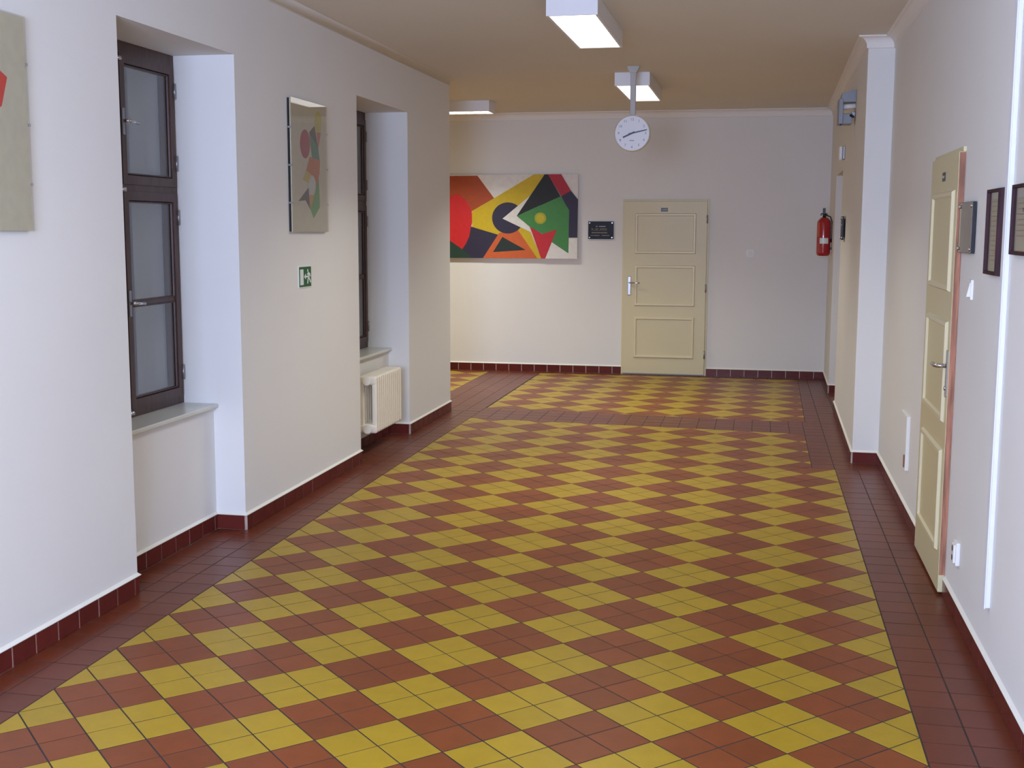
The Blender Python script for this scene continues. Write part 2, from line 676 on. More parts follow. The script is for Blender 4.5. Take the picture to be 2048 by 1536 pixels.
XFR = 0.558            # right edge of the diamond field, near part
XFF = 0.405            # the same beyond the step
YST = 8.345
SH = -0.075            # the cross band runs slightly askew
yb0 = lambda x: 9.965 + SH * (x - OX)
yb1 = lambda x: yb0(x) + 0.60
# main field in two convex pieces. Lattice origin is shifted so that a yellow group centre lies on the left edge
field([(OX, YB), (XFR, YB), (XFR, YST), (OX, YST)], OX, OY)
field([(OX, YST), (XFF, YST), (XFF, yb0(XFF)), (OX, yb0(OX))], OX, OY)
# far field beyond the cross band
field([(-2.40, yb1(-2.40)), (0.43, yb1(0.43)), (0.46, 13.30), (-2.40, 13.30)], -2.40, 10.56, -0.030)
# side field in the passage to the left
field([(XSIDE, 10.66), (-3.0, 10.66), (-3.0, 13.30), (XSIDE, 13.30)], -3.0, 11.62)
# borders
grid([(XL, YB), (OX, YB), (OX, YE - .0), (XL, YE)], OX - 2 * T, 0.0)
for a, b in YN:
    grid([(XN, a), (XL, a), (XL, b), (XN, b)], XL - T, a)
grid([(XFR, YB), (XR, YB), (XR, YST), (XFR, YST)], XFR, YST - 60 * T)
grid([(XFF, YST), (XR, YST), (XR, YS), (XFF, YS)], XFF, YST)
YQ = yb1(0.43)
grid([(XFF, YS), (XF(YS), YS), (XF(YQ), YQ), (XFF, YQ)], XFF, YST)
grid([(0.43, YQ), (XF(YQ), YQ), (XF(YFAR), YFAR), (0.46, YFAR)], XFF, YST)
grid([(XF(YD0), YD0), (0.96, YD0), (0.96, YD1), (XF(YD1), YD1)], 0.71, YD0)
grid([(OX, yb0(OX)), (XFF, yb0(XFF)), (XFF, yb1(XFF)), (OX, yb1(OX))], OX, yb0(OX), SH)
grid([(-3.0, YE), (OX, YE), (OX, YFAR), (-3.0, YFAR)], -3.0, YE)
grid([(XSIDE, YE), (-3.0, YE), (-3.0, 10.66), (XSIDE, 10.66)], -3.0 - 40 * T, YE)
grid([(OX, 13.30), (0.46, 13.30), (0.46, YFAR), (OX, YFAR)], OX, 13.30)
grid([(XSIDE, 13.30), (-3.0, 13.30), (-3.0, YFAR), (XSIDE, YFAR)], -3.0 - 40 * T, 13.30)

MT = {'yellow_tile': M_YEL, 'red_tile': M_RED, 'border_tile': M_BOR}
MAXP = {'yellow_tile': 300, 'red_tile': 300, 'border_tile': 300}
for kind_, lst in tiles.items():
    seen, rest = [], []
    for t_ in lst:
        c = (sum(p[0] for p in t_[0]) / len(t_[0]), sum(p[1] for p in t_[0]) / len(t_[0]), 0)
        (seen if in_view(c) else rest).append((math.hypot(c[0], c[1]), t_))
    seen.sort(key=lambda s: s[0])
    own, more_ = seen[:MAXP[kind_]], seen[MAXP[kind_]:] + rest
    shared = {}
    for _, (p, full, (cx_, cy_, rz)) in own:
        if full:
            if rz not in shared:
                b2 = bmesh.new()
                tile_geo(b2, [(-T / 2, -T / 2), (T / 2, -T / 2), (T / 2, T / 2), (-T / 2, T / 2)])
                me = bpy.data.meshes.new(kind_)
                b2.to_mesh(me)
                b2.free()
                me.materials.append(MT[kind_])
                shared[rz] = me
            o = bpy.data.objects.new(kind_, shared[rz])
            o.location = (cx_, cy_, random.uniform(-0.0004, 0.0003))
            o.rotation_euler = (random.uniform(-.0015, .0015), random.uniform(-.0015, .0015), math.radians(rz))
        else:
            b2 = bmesh.new()
            ok = tile_geo(b2, [(x - cx_, y - cy_) for x, y in p])
            if not ok:
                b2.free()
                continue
            me = bpy.data.meshes.new(kind_)
            b2.to_mesh(me)
            b2.free()
            me.materials.append(MT[kind_])
            o = bpy.data.objects.new(kind_, me)
            o.location = (cx_, cy_, random.uniform(-0.0003, 0.0002))
        COL.objects.link(o)
        o.parent = floor
    b2 = bmesh.new()
    for _, (p, full, c_) in more_:
        tile_geo(b2, p, random.uniform(-0.0004, 0.0003))
    o = obj('distant_' + kind_ + 's', b2, MT[kind_], floor, kind='stuff')

# ------------------------------------------------------------------ structure: skirting
ZB = 0.082


def skirting(root, segs, side, phase=0.0):
    """segs: list of plan segments ((x0,y0),(x1,y1)); room on the left of travel when side = +1"""
    gb = bmesh.new()
    for (a, b) in segs:
        a, b = Vector(a), Vector(b)
        L = (b - a).length
        d = (b - a) / L
        n = Vector((-d.y, d.x)) * side
        # pale grout bed
        q = [a, b, b + n * 0.0075, a + n * 0.0075]
        plan(gb, [(p.x, p.y) for p in q], -0.003, ZB - 0.001)
        k = max(1, round(L / T)) if L < 0.4 else 0
        cuts = [0.0]
        if L < 0.3:
            cuts.append(L)
        else:
            s = (phase % T) or T
            while s < L - 0.03:
                cuts.append(s)
                s += T
            cuts.append(L)
        for s0, s1 in zip(cuts[:-1], cuts[1:]):
            c = a + d * ((s0 + s1) / 2)
            w = (s1 - s0) / 2 - 0.0036
            if w < 0.004:
                continue
            b2 = bmesh.new()
            th = 0.0105 + random.uniform(-.0008, .0008)
            box(b2, -w, w, -0.0, th, 0.001, ZB - 0.003, bev=0.0016, seg=1)
            me = bpy.data.meshes.new('skirting_tile')
            b2.to_mesh(me)
            b2.free()
            me.materials.append(M_SKIRT)
            o = bpy.data.objects.new('skirting_tile', me)
            o.location = (c.x, c.y, 0)
            ang = math.atan2(d.y, d.x) if side > 0 else math.atan2(-d.y, -d.x)
            o.rotation_euler = (0, 0, ang)
            COL.objects.link(o)
            o.parent = root
    obj('grout_bed', gb, M_LGROUT, root)


def bead(root, path, side):
    b2 = bmesh.new()
    sweep(b2, path, [(0, ZB - 0.001), (0.0120, ZB - 0.002), (0.0125, ZB + 0.001), (0.006, ZB + 0.006), (0.001, ZB + 0.011), (0, ZB + 0.012)], side)
    obj('plaster_bead', b2, M_BEAD, root)


bl = struct_root('baseboard_left', 'dark red tile skirting along the window wall', 'baseboard')
pl = [(XL, 0.0), (XL, YN[0][0]), (XN, YN[0][0]), (XN, YN[0][1]), (XL, YN[0][1]), (XL, YN[1][0]), (XN, YN[1][0]), (XN, YN[1][1]),
      (XL, YN[1][1]), (XL, YE), (-4.5, YE)]
skirting(bl, list(zip(pl[:-1], pl[1:])), -1, 0.075)
bead(bl, pl, -1)
br = struct_root('baseboard_right', 'dark red tile skirting along the right wall', 'baseboard')
DY0, DY1 = 5.49, 6.31        # door in the right wall
p1 = [(XR, 0.0), (XR, DY0 - 0.01)]
p2 = [(XR, DY1 + 0.01), (XR, YS), (XF(YS), YS), (XF(YD0), YD0), (0.96, YD0)]
p3 = [(0.96, YD1), (XF(YD1), YD1), (XF(YFAR), YFAR)]
for p_ in (p1, p2, p3):
    skirting(br, list(zip(p_[:-1], p_[1:])), 1, 0.06)
    bead(br, p_, 1)
bf = struct_root('baseboard_far', 'dark red tile skirting along the end wall', 'baseboard')
FX0, FX1 = -1.473, -0.563    # door in the far wall
p1 = [(XF(YFAR), YFAR), (FX1 + 0.012, YFAR)]
p2 = [(FX0 - 0.012, YFAR), (-5.2, YFAR)]
for p_ in (p1, p2):
    skirting(bf, list(zip(p_[:-1], p_[1:])), 1, 0.11)
    bead(bf, p_, 1)


# ------------------------------------------------------------------ windows
def window(idx, y0, y1, label):
    root = struct_root('window_%d' % idx, label, 'window', (XW, (y0 + y1) / 2, ZSILL))
    ym = (y0 + y1) / 2 + 0.055
    xf0, xf1 = XW - 0.07, XW
    zt = ZLINT
    zb = ZSILL
    ztr0, ztr1 = 1.80, 1.845

    def frame(bm):
        box(bm, xf0, xf1, y0, y0 + .05, zb, zt, .003)
        box(bm, xf0, xf1, y1 - .05, y1, zb, zt, .003)
        box(bm, xf0, xf1, y0 + .05, y1 - .05, zt - .065, zt, .003)
        box(bm, xf0, xf1, y0 + .05, y1 - .05, zb, zb + .05, .003)
        box(bm, xf0, xf1 + .004, y0 + .05, y1 - .05, ztr0, ztr1, .003)
        box(bm, xf0, xf1 + .006, ym - .135, ym - .035, zb + .05, zt - .065, .004)
        box(bm, xf1, xf1 + .018, ym - .105, ym - .065, zb + .02, zt - .03, .005)   # cover bead on the mullion
    child(root, 'window_frame', M_WIN, frame)
    for (a, b, hand) in ((y0 + .045, ym - .10, -1), (ym - .052, y1 - .022, 1)):
        for (za, zc, low) in ((zb + .04, ztr0 + .012, True), (ztr1 - .012, zt - .055, False)):
            xs0, xs1 = XW - 0.045, XW + 0.012
            w = 0.056

            def sash(bm):
                to3 = lambda u, v, d: (d, u, v)
                ring_frame(bm, a, b, za, zc, w, to3, xs0, xs1, 0.006)
            s = child(root, 'sash', M_WIN, sash)
            zmid = za + (zc - za) * 0.485
            if low:
                child(s, 'glazing_bar', M_WIN, box, xs0 + .008, xs1 - .008, a + w - .006, b - w + .006, zmid - .014, zmid + .014, bev=.004)
            panes = [(za + w, zmid - .014), (zmid + .014, zc - w)] if low else [(za + w, zc - w)]
            for (g0, g1) in panes:
                child(s, 'pane', M_GLASS, box, XW - 0.006, XW - 0.002, a + w - .004, b - w + .004, g0 - .004, g1 + .004)

                def putty(bm):
                    ring_frame(bm, a + w - .004, b - w + .004, g0 - .004, g1 + .004, .010, lambda u, v, d: (d, u, v), XW - .002, XW + .006, .003)
                child(s, 'glazing_bead', M_LGROUT if False else M_WIN, putty)
            # handle on the meeting stile, hinges on the outer stile
            yh = a + w * 0.42 if hand > 0 else b - w * 0.42
            zh = zmid + .005 if low else (za + zc) / 2 - .01

            def plate(bm):
                box(bm, xs1 - .002, xs1 + .005, yh - .012, yh + .012, zh - .065, zh + .062, .002)
            child(s, 'handle_plate', M_GREYM, plate)

            def lever(bm):
                cyl(bm, (xs1, yh, zh), (xs1 + .034, yh, zh), .009, seg=14)
                tube(bm, [(xs1 + .030, yh, zh), (xs1 + .036, yh + .012 * hand, zh - .001), (xs1 + .036, yh + .085 * hand, zh - .006)], .0075, 10)
            child(s, 'handle', M_STEEL, lever)
            yhg = b - .004 if hand > 0 else a + .004
            for zz in (za + .13, zc - .13):
                child(s, 'hinge', M_GREYM, cyl, (xs1 + .002, yhg, zz - .04), (xs1 + .002, yhg, zz + .04), .007, seg=10)
    # turn catches on the mullion
    for zz in (ztr0 + .012, zb + .03, zt - .09):
        child(root, 'catch', M_STEEL, cyl, (XW + .012, ym - .085, zz), (XW + .034, ym - .062, zz), .010, seg=12)

    def sill(bm):
        ya, yb = y0 + .002, y1 - .002
        box(bm, XW - .02, XN + .030, ya, yb, ZSILL - .022, ZSILL, .005, 3)
    child(root, 'window_sill', M_SILL, sill)

    def apron(bm):
        box(bm, XN - .002, XN + .012, y0 + .001, y1 - .001, ZSILL - .035, ZSILL - .022, .002)
    child(root, 'sill_bead', M_BEAD, apron)
    return root


window(1, *YN[0], 'dark brown casement window in the empty niche without radiator')
window(2, *YN[1], 'dark brown casement window above the cream radiator')

# unseen window behind the camera, made up to go with the bluish fill
w3 = struct_root('window_3', 'added dark framed window around the fill light behind the camera', 'window', (-0.9, YB, 1.05))


def wf(bm):
    to3 = lambda u, v, d: (u, d, v)
    ring_frame(bm, -1.7, -0.1, 1.05, 2.45, .05, to3, YB - .12, YB - .04, .004)
    box(bm, -0.92, -0.88, YB - .12, YB - .05, 1.09, 2.41)
    box(bm, -1.66, -0.14, YB - .115, YB - .055, 1.92, 1.96)


child(w3, 'window_frame', M_WIN, wf)


# ------------------------------------------------------------------ doors (built facing -y, width along +x from the root)
def make_door(name, label, loc, rotz, w, h, handle_right, edge_mat=None, number=True, zs=None, proud=0.038, mr=.118, hx=.055):
    root = struct_root(name, label, 'door', loc, rotz)
    raw = dict(raw=True)
    ymin = -proud
    zs = zs or ((0.19, 0.655), (0.775, 1.23), (1.357, 1.805))
    z0 = 0.014
    # casing: thin painted steel frame around the leaf
    def casing(bm):
        box(bm, -.022, 0.0, -.012, .004, 0, h + .022, .002)
        if not edge_mat:
            box(bm, w, w + .022, -.012, .004, 0, h + .022, .002)
        box(bm, 0, w, -.012, .004, h, h + .022, .002)
    child(root, 'frame', M_DOOR, casing, **raw)

    def leaf(bm):
        box(bm, .0, w, ymin, -.001, z0, h, .002)
    lf = child(root, 'leaf', M_DOOR, leaf, **raw)
    if edge_mat:
        child(lf, 'bare_edge', edge_mat, box, w - .001, w + .003, ymin + .002, -.001, z0 + .08, h - .003, **raw)
    m0, m1 = .118, w - mr
    to3 = lambda u, v, d: (u, d, v)
    for za, zc in zs:
        def mould(bm):
            ring_frame(bm, m0, m1, za, zc, .034, to3, ymin + .001, ymin - .013, .009)
        mo = child(root, 'panel_moulding', M_DOORTRIM, mould, **raw)

        def panel(bm):
            box(bm, m0 + .03, m1 - .03, ymin - .0025, ymin + .002, za + .03, zc - .03, .001)
        child(root, 'panel', M_DOOR, panel, **raw)
    xh = w - hx if handle_right else .062
    sg = -1 if handle_right else 1

    def plate(bm):
        box(bm, xh - .019, xh + .019, ymin - .007, ymin + .001, .895, 1.105, .006, 3)
        cyl(bm, (xh, ymin - .004, .935), (xh, ymin - .011, .935), .010, seg=14)
    hp = child(root, 'handle_plate', M_STEEL, plate, **raw)

    def lever(bm):
        cyl(bm, (xh, ymin - .005, 1.035), (xh, ymin - .05, 1.035), .0095, seg=14)
        tube(bm, [(xh, ymin - .044, 1.035), (xh + .010 * sg, ymin - .052, 1.035), (xh + .10 * sg, ymin - .052, 1.033), (xh + .118 * sg, ymin - .046, 1.032)], .0088, 12)
    child(hp, 'lever', M_STEEL, lever, **raw)
    xg = .0 if handle_right else w
    for zz in (() if edge_mat else (.24, .98, 1.74)):
        child(root, 'hinge', M_GREYM, cyl, (xg, ymin - .004, zz - .045), (xg, ymin - .004, zz + .045), .0075, seg=12, **raw)
    if number:
        xs = w * .455 + (0 if not handle_right else .02)

        def nplate(bm):
            box(bm, xs - .012, xs + .062, ymin - .004, ymin + .0, h - .112, h - .072, .001)
        npz = child(root, 'number_plate', M_BLACK, nplate, **raw)

        def digits(bm):
            for k, (a, b) in enumerate(((.002, .010), (.014, .022), (.026, .034), (.038, .049))):
                box(bm, xs + a, xs + b, ymin - .0052, ymin - .0038, h - .098, h - .087)
        child(npz, 'lettering', M_LETTER, digits, **raw)
    return root


make_door('door_1', 'closed cream three-panel door in the end wall', (FX0, YFAR, 0), 0.0, FX1 - FX0, 1.935, False)
make_door('door_2', 'cream three-panel door with bare wooden edge in the near right wall', (XR, DY1, 0), -PI / 2, DY1 - DY0, 1.965, True,
          edge_mat=M_EDGE, proud=0.028, mr=.066, hx=.034)
make_door('door_3', 'cream door set back in the recess beside the fire extinguisher', (0.96, YD1 - .14, 0), -PI / 2, .90, 1.96, True, number=False)


# ------------------------------------------------------------------ lamps
def make_lamp(loc, rotz, label, watt=LAMP_WATT):
    t = thing('ceiling_lamp', label, 'ceiling lamp', loc, rotz, 'box lamps under the ceiling')
    Lx, Ly, hh = 0.145, 0.62, 0.108     # half width, half length, height

    def housing(bm):
        box(bm, -Lx, Lx, -Ly, Ly, -0.012, 0.0, .001)
        box(bm, -Lx, -Lx + .014, -Ly + .0135, Ly - .0135, -hh, -0.011)
        box(bm, Lx - .014, Lx, -Ly + .0135, Ly - .0135, -hh, -0.011)
        box(bm, -Lx - .0005, Lx + .0005, -Ly, -Ly + .014, -hh - .0005, -0.0115)
        box(bm, -Lx - .0005, Lx + .0005, Ly - .014, Ly, -hh - .0005, -0.0115)
    child(t, 'housing', M_HOUS, housing, raw=True)
    child(t, 'diffuser', M_DIFF, box, -Lx + .014, Lx - .014, -Ly + .014, Ly - .014, -hh + .014, -hh + .020, raw=True)
    n = 11
    for k in range(n):
        y = -Ly + (k + 1) * 2 * Ly / (n + 1)
        child(t, 'louver', M_LOUV, box, -Lx + .014, Lx - .014, y - .002, y + .002, -hh + .001, -hh + .013, raw=True)
    ld = bpy.data.lights.new('lamp_light', 'AREA')
    ld.shape = 'RECTANGLE'
    ld.size, ld.size_y = 2 * Lx - .04, 2 * Ly - .04
    ld.energy = watt
    ld.color = LAMP_COLOR
    ld.spread = math.radians(122)
    lo = bpy.data.objects.new('lamp_light', ld)
    COL.objects.link(lo)
    lo.parent = t
    lo.location = (0, 0, -hh - .001)
    return t


make_lamp((-1.06, 7.42, ZC), 0, 'white louvred box lamp on the ceiling before the hanging clock')
make_lamp((-1.07, 10.77, ZC), 0, 'white louvred box lamp on the ceiling behind the hanging clock')
make_lamp((-3.34, 12.22, ZC), PI / 2, 'white louvred box lamp mounted crosswise in the side passage', 30.0)
for yb_ in (4.05, 0.75):  # two dim lamps out of view, added to light the near end
    make_lamp((-1.06, yb_, ZC), 0, watt=4.5, label='added unseen white louvred box lamp between the two collages' if yb_ > 2 else 'added unseen white louvred box lamp closest to the added window')
make_lamp((-5.9, 12.0, ZC), PI / 2, 'white louvred box lamp deep inside the side passage', 30.0)

# ------------------------------------------------------------------ hanging clock
ck = thing('hanging_clock', 'round white double-faced clock hanging from the ceiling on a grey post', 'clock', (-1.023, 9.8, 2.393))
CX, CY, CZ, CR = -1.023, 9.8, 2.393, 0.142


def drum(bm):
    seg = 48
    prof = [(CR - .012, -.034), (CR - .002, -.036), (CR + .002, -.030), (CR + .002, .030), (CR - .002, .036), (CR - .012, .034)]
    rings = [[bm.verts.new((CX + r * math.sin(2 * PI * i / seg), CY + y, CZ + r * math.cos(2 * PI * i / seg))) for i in range(seg)] for r, y in prof]
    fs = []
    for a, b in zip(rings[:-1], rings[1:]):
        for i in range(seg):
            f = bm.faces.new((a[i], a[(i + 1) % seg], b[(i + 1) % seg], b[i]))
            f.smooth = True
            fs.append(f)
    fs += [bm.faces.new(rings[0]), bm.faces.new(rings[-1][::-1])]
    bmesh.ops.recalc_face_normals(bm, faces=fs)


child(ck, 'case', M_CLOCKR, drum)
face = child(ck, 'dial', M_CLOCKF, cyl, (CX, CY - .033, CZ), (CX, CY - .0352, CZ), CR - .006, seg=48)
child(ck, 'dial', M_CLOCKF, cyl, (CX, CY + .033, CZ), (CX, CY + .0352, CZ), CR - .006, seg=48)
M_NUM = mat('clock_numeral', (96, 98, 112), 0.5)


def text_bm(txt, size):
    cu = bpy.data.curves.new('t', 'FONT')
    cu.body = txt
    cu.size = size
    cu.align_x = 'CENTER'
    cu.align_y = 'CENTER'
    cu.resolution_u = 2
    cu.extrude = 0.0004
    to = bpy.data.objects.new('t', cu)
    COL.objects.link(to)
    dg = bpy.context.evaluated_depsgraph_get()
    me = bpy.data.meshes.new_from_object(to.evaluated_get(dg))
    b2 = bmesh.new()
    b2.from_mesh(me)
    bpy.data.objects.remove(to)
    bpy.data.meshes.remove(me)
    bpy.data.curves.remove(cu)
    return b2


for hnum in range(1, 13):
    a = hnum / 12 * 2 * PI
    b2 = text_bm(str(hnum), 0.028)
    mt4 = Matrix.Translation((math.sin(a) * .109, -.0356, math.cos(a) * .109)) @ Matrix.Rotation(PI / 2, 4, 'X')
    bmesh.ops.transform(b2, matrix=mt4, verts=b2.verts)
    o = obj('numeral', b2, M_NUM, face, raw=True)


def hand(bm, ang, L, tail, w0, w1, yy):
    s, c = math.sin(ang), math.cos(ang)
    pts = [(-w0, -tail), (w0, -tail), (w0, L * .25), (w1, L), (-w1, L), (-w0, L * .25)]
    prism(bm, [(CX + p * c + q * s, CZ - p * s + q * c) for p, q in pts], lambda u, v, d: (u, d, v), yy, yy - .002)


child(ck, 'hour_hand', M_BLACK, hand, math.radians(246), .080, .024, .0066, .0056, CY - .037)
child(ck, 'minute_hand', M_BLACK, hand, math.radians(77.5), .122, .030, .0052, .0038, CY - .040)
child(ck, 'hub', M_BLACK, cyl, (CX, CY - .036, CZ), (CX, CY - .044, CZ), .007, seg=14)


def clogo(bm):
    for k in range(4):
        box(bm, CX - .018 + k * .009, CX - .012 + k * .009, CY - .0362, CY - .0354, CZ - .062, CZ - .055)


child(face, 'logo', M_NUM, clogo)
child(ck, 'post', M_POST, box, CX - .022, CX + .022, CY - .018, CY + .018, CZ + CR - .006, ZC - .03, bev=.006, seg=3)


def rose(bm):
    pts = [(-.026, -.05), (.026, -.05), (.050, -.004), (.050, 0), (-.050, 0), (-.050, -.004)]
    prism(bm, [(CX + u, ZC + v) for u, v in pts], lambda u, v, d: (u, d, v), CY - .03, CY + .03)


child(ck, 'ceiling_plate', M_POST, rose)


# ------------------------------------------------------------------ pictures
def layered(root, polys, to3, base, step=0.0006, coat=0.0):
    for k, (key, rgb, pts) in enumerate(polys):
        bm = bmesh.new()
        prism(bm, pts, to3, base, base + step * (k + 1))
        obj('painted_shape', bm, art_mat(key, rgb, coat=coat), root)


def circ(cx_, cy_, rx, ry, a0=0, a1=360, n=40):
    return [(cx_ + rx * math.cos(math.radians(a0 + (a1 - a0) * i / n)), cy_ + ry * math.sin(math.radians(a0 + (a1 - a0) * i / n))) for i in range(n + (0 if abs(a1 - a0) == 360 else 1))]


# big abstract canvas on the far wall
PX0, PX1, PZ0, PZ1 = -4.02, -2.0, 1.295, 2.24
cv = thing('abstract_canvas', 'large unframed abstract canvas of coloured shapes on the end wall', 'painting', ((PX0 + PX1) / 2, YFAR, PZ0))
child(cv, 'canvas', art_mat('white', (226, 222, 214)), box, PX0, PX1, YFAR - .042, YFAR - .014, PZ0, PZ1, bev=.003)
child(cv, 'stretcher', M_EDGE, box, PX0 + .04, PX1 - .04, YFAR - .015, YFAR - .004, PZ0 + .04, PZ1 - .04)
U = lambda x, y: (PX1 - (1578 - x) * (1.508 / 1481), PZ1 - (y - 157) * (.945 / 971))
q = lambda *pts: [U(x, y) for x, y in pts]
def dc(cx_, cy_, r, a0=0, a1=360, n=40):
    return [U(x, y) for x, y in circ(cx_, cy_, r, r, a0, a1, n)]
CRED, CDR, CYEL, CNAVY = (206, 30, 36), (172, 74, 34), (206, 176, 20), (44, 38, 64)
CGRN, CDG, CORG, CBLK, CCRM = (66, 134, 66), (28, 60, 48), (206, 96, 40), (22, 26, 26), (176, 28, 44)
polys = [
    ('rust', CDR, q((-380, 175), (440, 170), (632, 432), (378, 580), (300, 800), (-380, 560))),
    ('dark_green', CDG, q((-380, 700), (60, 860), (265, 1022), (384, 1128), (-380, 1128))),
    ('navy', CNAVY, q((300, 740), (680, 855), (505, 1128), (382, 1128), (262, 1022))),
    ('red', CRED, [U(x, y) for x, y in circ(60, 665, 322, 322, -62, 18, 20)] + q((345, 880), (305, 965), (265, 1025), (-60, 800), (-90, 480))),
    ('black', CBLK, dc(20, 478, 98)),
    ('yellow', CYEL, q((378, 580), (632, 432), (1082, 160), (1205, 160), (1040, 405), (730, 665), (1045, 820), (1165, 1128), (1135, 1128), (905, 800), (680, 855), (380, 765))),
    ('orange', CORG, q((690, 835), (905, 800), (1130, 1128), (505, 1128))),
    ('dark_green2', (30, 44, 40), q((728, 880), (995, 1030), (620, 1057))),
    ('yellow_strip', CYEL, q((905, 795), (960, 775), (1050, 830), (1172, 1128), (1128, 1128))),
    ('navy_disc', CNAVY, dc(790, 660, 180)),
    ('white_wedge', (226, 222, 214), q((730, 668), (1040, 405), (1150, 520), (890, 635), (1030, 745), (1055, 825))),
    ('black_blade', CBLK, q((1205, 160), (1240, 160), (1385, 412), (892, 635))),
    ('crimson', CCRM, q((1240, 160), (1388, 160), (1500, 350), (1390, 410))),
    ('navy_band', CNAVY, q((1390, 412), (1500, 350), (1578, 448), (1575, 885), (1480, 885), (1480, 570))),
    ('green', CGRN, q((892, 637), (1385, 412), (1482, 570), (1475, 1065), (1290, 940), (1200, 850), (1040, 760))),
    ('white_corner', (226, 222, 214), q((1290, 938), (1478, 1066), (1480, 888), (1575, 888), (1575, 1128), (1218, 1128))),
    ('red_kite', (196, 34, 44), q((1042, 760), (1180, 845), (1345, 792), (1215, 1128), (1172, 1128))),
    ('lime_ring', (170, 168, 40), dc(1160, 663, 66)),
    ('lime_disc', (196, 180, 30), dc(1160, 663, 44)),
]
# concave shapes are cut into triangles by the mesh itself
layered(cv, polys, lambda u, v, d: (u, YFAR - .042 - d, v), 0.0, 0.0007)


def picture(name, label, y0, y1, z0, z1, polys):
    t = thing(name, label, 'picture', (XL, (y0 + y1) / 2, z0), 0, 'clip-framed collages between the windows')
    child(t, 'backing', M_BLACK, box, XL, XL + .016, y0 + .004, y1 - .004, z0 + .004, z1 - .004)
    child(t, 'sheet', art_mat('sheet', (214, 208, 184), .4), box, XL + .016, XL + .019, y0 + .002, y1 - .002, z0 + .002, z1 - .002)
    layered(t, polys, lambda u, v, d: (XL + .019 + d, u, v), 0.0, 0.0002)
    child(t, 'glass', M_GLASS, box, XL + .0245, XL + .0265, y0, y1, z0, z1)
    for f_ in (.22, .5, .78):
        zz = z0 + (z1 - z0) * f_
        for yy in (y0, y1):
            child(t, 'clip', M_GREYM, box, XL + .002, XL + .0275, yy - .0015, yy + .0015, zz - .005, zz + .005)
    return t


def W2(x, y):
    u = (x - 123) / 235.0
    top, bot = 122 + 58 * u, 1022 - 5 * u
    v = (y - top) / (bot - top)
    return (6.63 + .59 * u, 2.38 - .775 * v)


w = lambda *pts: [W2(x, y) for x, y in pts]
el = lambda cx_, cy_, rx, ry: [W2(x, y) for x, y in circ(cx_, cy_, rx, ry)]
polys2 = [
    ('soft_yellow', (206, 196, 84), el(303, 285, 25, 72)),
    ('salmon', (198, 118, 78), w((291, 352), (322, 352), (302, 458))),
    ('charcoal', (78, 66, 66), w((242, 352), (278, 308), (302, 462), (262, 405))),
    ('teal', (66, 138, 104), w((242, 358), (300, 455), (310, 538), (258, 520))),
    ('raspberry', (176, 62, 74), el(214, 430, 32, 96)),
    ('coral', (206, 116, 62), w((243, 515), (312, 538), (306, 625), (284, 720), (262, 640), (218, 605))),
    ('gold', (204, 184, 84), w((218, 608), (262, 640), (235, 690), (194, 668))),
    ('mint', (104, 166, 96), w((300, 660), (305, 850), (262, 925), (240, 860), (262, 770))),
    ('amber', (208, 150, 64), w((236, 770), (270, 768), (240, 860))),
    ('pale', (206, 208, 204), el(256, 705, 23, 66)),
    ('plum', (84, 72, 80), w((230, 722), (238, 862), (212, 806), (165, 812))),
]
picture('clip_frame_picture', 'narrow glazed collage of coloured shapes above the green exit sign', 6.63, 7.22, 1.605, 2.38, polys2)
polys1 = [
    ('coral_red', (226, 74, 66), [(3.62, 2.17), (3.87, 2.205), (3.955, 2.165), (3.915, 2.06), (3.60, 1.90)]),
    ('teal', (66, 138, 104), [(3.60, 1.90), (3.72, 2.0), (3.70, 1.72)]),
    ('soft_yellow', (206, 196, 84), circ(3.66, 2.08, .06, .06)),
]
picture('clip_frame_picture', 'glazed collage with a coral red shape nearer than the empty niche', 3.485, 4.07, 1.615, 2.395, polys1)

# ------------------------------------------------------------------ exit sign
ex = thing('exit_sign', 'small green emergency exit sign with arrow and running figure', 'sign', (XL, 6.86, 1.275))
ey0, ey1, ez0, ez1 = 6.762, 6.956, 1.277, 1.397
child(ex, 'backing_plate', M_SIGNW, box, XL, XL + .004, ey0 - .006, ey1 + .006, ez0 - .006, ez1 + .006)
gf = child(ex, 'green_field', M_GREEN, box, XL + .004, XL + .0048, ey0, ey1, ez0, ez1)


def picto(bm):
    Wd, Hh = ey1 - ey0, ez1 - ez0
    P_ = lambda u, v: (ey0 + u * Wd, ez0 + v * Hh)
    t3 = lambda u, v, d: (XL + .0048 + d, u, v)
    pr_ = lambda pts: prism(bm, [P_(*p) for p in pts], t3, 0, .0006)
    pr_([(.07, .10), (.35, .10), (.35, .88), (.07, .88)])
    pr_([(.40, .50), (.55, .66), (.55, .55), (.76, .55), (.76, .46), (.55, .46), (.55, .36)])
    prism(bm, [P_(.72 + .045 * math.cos(a * .4), .80 + .075 * math.sin(a * .4)) for a in range(16)], t3, 0, .0006)
    pr_([(.76, .74), (.90, .66), (.96, .50), (.92, .48), (.86, .58), (.84, .46), (.95, .30), (.98, .20), (.90, .18), (.87, .28), (.76, .42), (.76, .34), (.72, .14), (.66, .14), (.68, .34), (.74, .52), (.74, .62), (.66, .58), (.65, .63)])


child(gf, 'pictogram', M_SIGNW, picto)


